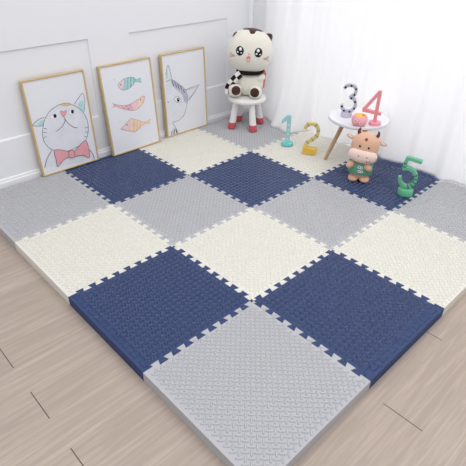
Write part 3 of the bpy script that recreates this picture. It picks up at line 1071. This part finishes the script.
e = cloth_strip([(0.100, 0.455), (0.128, 0.420), (0.124, 0.370), (0.118, 0.310)], 0.045, 2, 5, [M_CORALF], False, lambda t: 0.045 - 0.01 * t, 'scarf_end', sc)
e['label'] = 'coral end hanging behind the right arm'

# ================================================================== ROUND TABLE
M_TOP = mat('white_lacquer', (238, 238, 242), 0.25, 0.5)
M_LEGW = mat('light_brown_wood', (202, 164, 126), 0.5, 0.35, var=0.10, vscale=45)
TG, TH = Vector((2.193, -1.231)), 0.335
tb = thing('side_table', 'small low round white table with tapered wooden legs by the curtain', 'table', (TG.x, TG.y, ZS))
bm = bmesh.new()
TR = 0.208
add_lathe(bm, [(0, TH - 0.018), (TR - 0.008, TH - 0.018), (TR - 0.002, TH - 0.014), (TR, TH - 0.008), (TR, TH + 0.004), (TR - 0.002, TH + 0.007), (TR - 0.006, TH + 0.007), (TR - 0.009, TH + 0.001), (TR - 0.013, TH), (0, TH)], 80)
obj('tabletop', bm, M_TOP, tb)
F = Vector((2.086, -1.074)) - TG
a0 = math.atan2(F.y, F.x)
rF = F.length
for k in range(3):
    a = a0 + k * 2 * math.pi / 3
    bot = Vector((rF * math.cos(a), rF * math.sin(a), 0.0))
    top = Vector((0.085 * math.cos(a), 0.085 * math.sin(a), TH - 0.017))
    bm = bmesh.new()
    add_post(bm, [bot + Vector((0, 0, 0.0025)), bot.lerp(top, 0.02), bot.lerp(top, 0.5), top], [0.0115, 0.0125, 0.015, 0.017])
    obj('leg', bm, M_LEGW, tb)
TZ = ZS + TH + 0.0005

# ================================================================== STANDING NUMBERS
def base_disc(name, r, h, m, parent, cx=0.0, cy=0.0, sy=1.0):
    bm = bmesh.new()
    add_lathe(bm, [(0, 0), (r * 0.96, 0), (r, h * 0.15), (r, h * 0.7), (r * 0.95, h * 0.95), (r * 0.88, h), (0, h)], 44, (cx, cy, 0), 0, None, 1, sy)
    return obj(name, bm, m, parent)
GRP = 'standing number decorations'
M_AQUA, M_AQUAD, M_AQUAB = mat('aqua_paint', (166, 210, 215), 0.5, 0.3), mat('aqua_pale', (206, 232, 234), 0.5, 0.3), mat('aqua_base', (120, 208, 208), 0.45, 0.35)
n1 = thing('number_stand', 'pale aqua number 1 on a round base standing on the cream tile', 'decoration', (2.08, -0.70, ZS), -50.6, GRP)
bm = bmesh.new()
out1 = [(-0.006, 0.018), (0.026, 0.018), (0.026, 0.238), (-0.002, 0.238), (-0.044, 0.196), (-0.044, 0.172), (-0.006, 0.196)]
add_slab(bm, out1, -0.014, 0.014, 0.002, 0, 0, 0, XZ, True)
for z in (0.055, 0.092, 0.129, 0.166):
    add_slab(bm, ell(0.010, z, 0.0065, 0.0085, 14), 0.013, 0.0146, 0.0003, 1, 1, 0, XZ)
obj('numeral', bm, [M_AQUA, M_AQUAD], n1)
base_disc('round_base', 0.047, 0.023, M_AQUAB, n1, 0.008)

M_YEL, M_YMARK, M_YB = mat('straw_yellow_paint', (228, 206, 130), 0.5, 0.3), mat('grey_mark', (160, 162, 150), 0.5, 0.3), mat('deep_yellow', (236, 196, 84), 0.5, 0.3)
n2 = thing('number_stand', 'yellow number 2 with grey bands standing on the cream tile', 'decoration', (2.09, -0.94, ZS), -53.9, GRP)
p2 = [(p.x, p.z) for p in spline([(-0.060, 0, 0.192), (-0.052, 0, 0.215), (-0.028, 0, 0.231), (0.002, 0, 0.230), (0.025, 0, 0.212), (0.034, 0, 0.182), (0.029, 0, 0.150), (0.008, 0, 0.122), (-0.024, 0, 0.098), (-0.046, 0, 0.074), (-0.052, 0, 0.040)], 7)]
bm = bmesh.new()
add_stroke(bm, p2, 0.025, 0.028)
band_marks(bm, p2, 0.025, 0.028, (0.12, 0.30, 0.44, 0.57, 0.70, 0.83), 0.010, 1)
obj('numeral', bm, [M_YEL, M_YMARK], n2)
bm = bmesh.new()
add_slab(bm, [(p.x, p.y) for p in spline([(-0.064, 0.004, 0), (-0.064, 0.052, 0), (-0.046, 0.060, 0), (-0.022, 0.052, 0), (0.004, 0.047, 0), (0.022, 0.046, 0), (0.040, 0.050, 0), (0.043, 0.040, 0), (0.032, 0.030, 0), (0.028, 0.006, 0), (0.02, 0.0, 0), (-0.05, 0.0, 0)], 3, True)], -0.024, 0.024, 0.003, 0, 0, 0, XZ, True)
f2 = obj('foot_block', bm, M_YB, n2)
f2['label'] = 'deep yellow foot block'

M_SIL, M_DOT, M_SILB = mat('silver_grey_paint', (190, 190, 206), 0.45, 0.35), mat('black_dot', (34, 32, 38), 0.5, 0.3), mat('lilac_grey_base', (196, 196, 212), 0.45, 0.35)
n3 = thing('number_stand', 'silver grey number 3 with black dots standing on the white table', 'decoration', (2.145, -1.160, TZ), -57.5, GRP)
D3 = -0.330
pts3 = [(-0.036, 0.518), (-0.026, 0.536), (-0.003, 0.543), (0.026, 0.537), (0.041, 0.514), (0.034, 0.484), (0.012, 0.464), (0.036, 0.452), (0.050, 0.420), (0.043, 0.388), (0.018, 0.368), (-0.012, 0.368), (-0.032, 0.384), (-0.040, 0.412)]
p3 = [(p.x, p.z) for p in spline([(a, 0, b + D3) for a, b in pts3], 6)]
bm = bmesh.new()
add_stroke(bm, p3, 0.021, 0.026)
acc = [0.0]
for a, b in zip(p3, p3[1:]): acc.append(acc[-1] + math.hypot(b[0] - a[0], b[1] - a[1]))
for s in (0.03, 0.14, 0.25, 0.35, 0.455, 0.56, 0.67, 0.77, 0.88, 0.97):
    q = min(range(len(acc)), key=lambda k: abs(acc[k] - s * acc[-1]))
    add_slab(bm, ell(p3[q][0], p3[q][1], 0.0072, 0.0072, 16), 0.012, 0.0140, 0.0003, 1, 1, 0, XZ)
obj('numeral', bm, [M_SIL, M_DOT], n3)
base_disc('round_base', 0.038, 0.030, M_SILB, n3)

M_PK, M_PKB = mat('pink_paint', (238, 152, 158), 0.5, 0.3), mat('pink_base', (246, 160, 178), 0.45, 0.35)
n4 = thing('number_stand', 'pink number 4 on a round base standing on the white table', 'decoration', (2.160, -1.385, TZ), -61.0, GRP)
bm = bmesh.new()
z0 = -0.330
add_stroke(bm, [(-0.010, 0.345 + z0), (-0.008, 0.552 + z0)], 0.022, 0.026)
add_stroke(bm, [(-0.010, 0.546 + z0), (-0.094, 0.418 + z0)], 0.020, 0.025)
add_stroke(bm, [(-0.100, 0.420 + z0), (0.022, 0.404 + z0)], 0.020, 0.0255)
obj('numeral', bm, M_PK, n4)
base_disc('round_base', 0.039, 0.020, M_PKB, n4, -0.007)

M_GRN, M_GRND, M_GRNB = mat('green_paint', (104, 182, 146), 0.45, 0.35), mat('dark_green_mark', (44, 104, 84), 0.5, 0.3), mat('green_base', (112, 196, 150), 0.45, 0.35)
n5 = thing('number_stand', 'green number 5 standing on the navy tile beside the cow plush', 'decoration', (2.03, -1.75, ZS), -66.2, GRP)
bm = bmesh.new()
top5 = [(0.054, 0.240), (-0.032, 0.254)]
stem5 = [(-0.031, 0.256), (-0.044, 0.180)]
bowl5 = [(p.x, p.z) for p in spline([(-0.048, 0, 0.180), (-0.018, 0, 0.186), (0.014, 0, 0.176), (0.036, 0, 0.150), (0.041, 0, 0.116), (0.027, 0, 0.082), (0.000, 0, 0.064), (-0.026, 0, 0.068), (-0.046, 0, 0.090), (-0.053, 0, 0.124)], 7)]
add_stroke(bm, top5, 0.021, 0.034)
add_stroke(bm, stem5, 0.021, 0.0335)
add_stroke(bm, bowl5, 0.021, 0.034)
band_marks(bm, bowl5, 0.021, 0.034, (0.34, 0.42, 0.50, 0.58, 0.66), 0.007, 1)
band_marks(bm, stem5, 0.021, 0.0335, (0.5, 0.8), 0.007, 1)
obj('numeral', bm, [M_GRN, M_GRND], n5)
bm = bmesh.new()
add_lathe(bm, [(0, 0), (0.044, 0), (0.047, 0.004), (0.047, 0.040), (0.045, 0.046), (0.040, 0.048), (0, 0.048)], 44, (-0.001, 0, 0), 0, None, 1, 0.72)
obj('round_base', bm, M_GRNB, n5)

# ================================================================== PINK POT
M_POT, M_POTW, M_FILL, M_FILLB = mat('pink_glaze', (240, 168, 182), 0.35, 0.5), mat('pale_glaze', (250, 226, 230), 0.35, 0.5), mat('orange_yellow_filling', (246, 196, 70), 0.55, 0.3, var=0.1, vscale=60), mat('brown_topping', (190, 120, 50), 0.6, 0.3)
pot = thing('round_pot', 'small pink round pot with orange yellow filling on the white table', 'pot', (2.062, -1.318, TZ), -59)
bm = bmesh.new()
pr = [(0, 0.0), (0.030, 0.0), (0.042, 0.006), (0.051, 0.022), (0.053, 0.040), (0.049, 0.056), (0.042, 0.066), (0.039, 0.070), (0.035, 0.068), (0.034, 0.058), (0, 0.056)]
add_lathe(bm, pr, 48)
pb = obj('bowl', bm, M_POT, pot)
bm = bmesh.new()
pblob = Blob((0, 0, 0.036), (0.053, 0.053, 0.040), 2.3)
for u, w, r in ((-0.024, 0.006, 0.011), (0.012, -0.004, 0.010), (0.034, 0.010, 0.008)):
    ring = [pblob.front(u + r * math.cos(2 * math.pi * k / 20), w + r * math.sin(2 * math.pi * k / 20), 0.0) for k in range(21)]
    add_tube(bm, ring, 0.0018, 6)
obj('swirl_relief', bm, M_POTW, pb)['label'] = 'pale raised rings'
bm = bmesh.new()
Blob((0, 0, 0.058), (0.035, 0.035, 0.020), 2.2).mesh(bm, 32, 16)
fl = obj('filling', bm, M_FILL, pot)
fl['label'] = 'orange yellow filling'
bm = bmesh.new()
Blob((0.018, -0.010, 0.073), (0.010, 0.009, 0.006), 2).mesh(bm, 16, 10)
obj('topping', bm, M_FILLB, fl)['label'] = 'brown topping'

# ================================================================== COW PLUSH
M_TAN = mat('tan_plush', (222, 178, 150), 0.9, 0.15, bump=0.3, bscale=320, sheen=0.4)
M_MUZ = mat('pale_pink_plush', (243, 216, 204), 0.9, 0.15, bump=0.3, bscale=320, sheen=0.4)
M_HORN = mat('dark_red_brown', (112, 56, 46), 0.8, 0.2, bump=0.2, bscale=300)
M_SHIRT = mat('green_knit', (104, 162, 136), 0.85, 0.15, bump=0.4, bscale=400, sheen=0.2)
M_SPOT = mat('brown_spot', (140, 84, 62), 0.9, 0.1)
cow = thing('cow_plush', 'tan cow plush in a green shirt standing on the navy tile', 'plush toy', (1.985, -1.415, ZS), -60.1)
bm = bmesh.new()
cb = Blob((0.013, 0.010, 0.094), (0.072, 0.058, 0.086), 2.5)
cb.mesh(bm, 36, 26)
body = obj('body', bm, M_TAN, cow)
bm = bmesh.new()
cb.mesh(bm, 44, 16, 0, (-0.50, 0.60), 0.004)
sh = obj('shirt', bm, M_SHIRT, body)
md = sh.modifiers.new('cloth', 'SOLIDIFY'); md.thickness = 0.003; md.offset = 1
sh['label'] = 'green shirt with white motifs'
bm = bmesh.new()
for u, w, r in ((-0.001, 0.020, 0.011), (0.002, -0.008, 0.010)):
    for du in (-0.7, 0.7):
        ring = [cb.front(u + du * r + 0.75 * r * math.cos(2 * math.pi * k / 16), w - 0.2 * r * du + 0.7 * r * math.sin(2 * math.pi * k / 16), 0.0085) for k in range(17)]
        add_tube(bm, ring, 0.0020, 6)
obj('shirt_motif', bm, M_WHT, sh)['label'] = 'white paired ring motifs on the chest'
for u in (-0.028, 0.046):
    bm = bmesh.new()
    Blob((u + 0.003, -0.014, 0.019), (0.033, 0.044, 0.019), 2.3).mesh(bm, 28, 16)
    obj('foot', bm, M_TAN, cow)
Rc = Matrix.Rotation(math.radians(6.5), 3, 'Y') @ Matrix.Rotation(math.radians(-4), 3, 'X')
ch = Blob((0.018, 0.006, 0.242), (0.090, 0.072, 0.090), 2.3, Rc)
bm = bmesh.new()
ch.mesh(bm, 44, 30)
hd = obj('head', bm, M_TAN, cow)
mz = Blob(Vector((0.013, -0.040, 0.195)), (0.094, 0.046, 0.049), 2.3, Matrix.Rotation(math.radians(7), 3, 'Y'))
bm = bmesh.new()
mz.mesh(bm, 44, 26)
mu = obj('muzzle', bm, M_MUZ, hd)
for u in (-0.026, 0.027):
    bm = bmesh.new()
    patch(bm, mz.front, ell(u, 0.008, 0.0055, 0.0045, 14), 0.0015)
    obj('nostril', bm, M_SPOT, mu)
bm = bmesh.new()
add_tube(bm, spline([mz.front(u, w, 0.0008) for u, w in ((0.026, -0.014), (0.034, -0.021), (0.046, -0.022), (0.058, -0.012))], 4), 0.0016, 6)
obj('mouth_stitch', bm, M_THREAD, mu)
for u in (-0.033, 0.024):
    bm = bmesh.new()
    patch(bm, ch.front, ell(u, 0.014, 0.0080, 0.0100, 18), 0.003)
    e = obj('eye', bm, M_BLK, hd)
    bm = bmesh.new()
    patch(bm, lambda a, b, o: ch.front(a, b, o + 0.003), ell(u + 0.002, 0.018, 0.0022, 0.0024, 10), 0.001, -0.001, 2)
    obj('eye_highlight', bm, M_WHT, e)
bm = bmesh.new()
patch(bm, ch.front, ell(-0.006, 0.060, 0.011, 0.011, 20), 0.002)
obj('forehead_spot', bm, M_SPOT, hd)['label'] = 'brown forehead spot'
for s in (-1, 1):
    r0 = ch.radial(Vector((s * 0.62, 0.0, 0.78)), -0.010)
    L = Rc @ Vector((s, 0, 0)); U = Rc @ Vector((0, 0, 1))
    bm = bmesh.new()
    add_tube(bm, spline([r0, r0 + L * 0.008 + U * 0.018, r0 + L * 0.009 + U * 0.033, r0 + L * 0.003 + U * 0.046], 4), [0.0125 - 0.0092 * (k / 12) ** 1.4 for k in range(13)], 16)
    obj('horn', bm, M_HORN, hd)['label'] = 'dark red brown horn'
    c0 = ch.radial(Vector((s * 0.95, 0.10, 0.36)), 0.016)
    bm = bmesh.new()
    Re = Rc @ Matrix.Rotation(math.radians(-16 * s if s < 0 else 14), 3, 'Y')
    eb = Blob(c0, (0.033, 0.009, 0.0135), 1.8, Re)
    eb.mesh(bm, 26, 16)
    e = obj('ear', bm, M_TAN, hd)
    bm = bmesh.new()
    patch(bm, eb.front, ell(0.003 * s, 0, 0.021, 0.0075, 18), 0.0012)
    obj('inner_ear', bm, M_MUZ, e)['label'] = 'pale pink inner ear'
for s, u, z in ((-1, -0.055, 0.126), (1, 0.057, 0.119)):
    bm = bmesh.new()
    R = Matrix.Rotation(math.radians(35 * -s), 3, 'Z') @ Matrix.Rotation(math.radians(28 * s), 3, 'Y')
    Blob((u, -0.046, z), (0.031, 0.022, 0.0205), 2.2, R).mesh(bm, 26, 16)
    obj('arm', bm, M_TAN, cow)
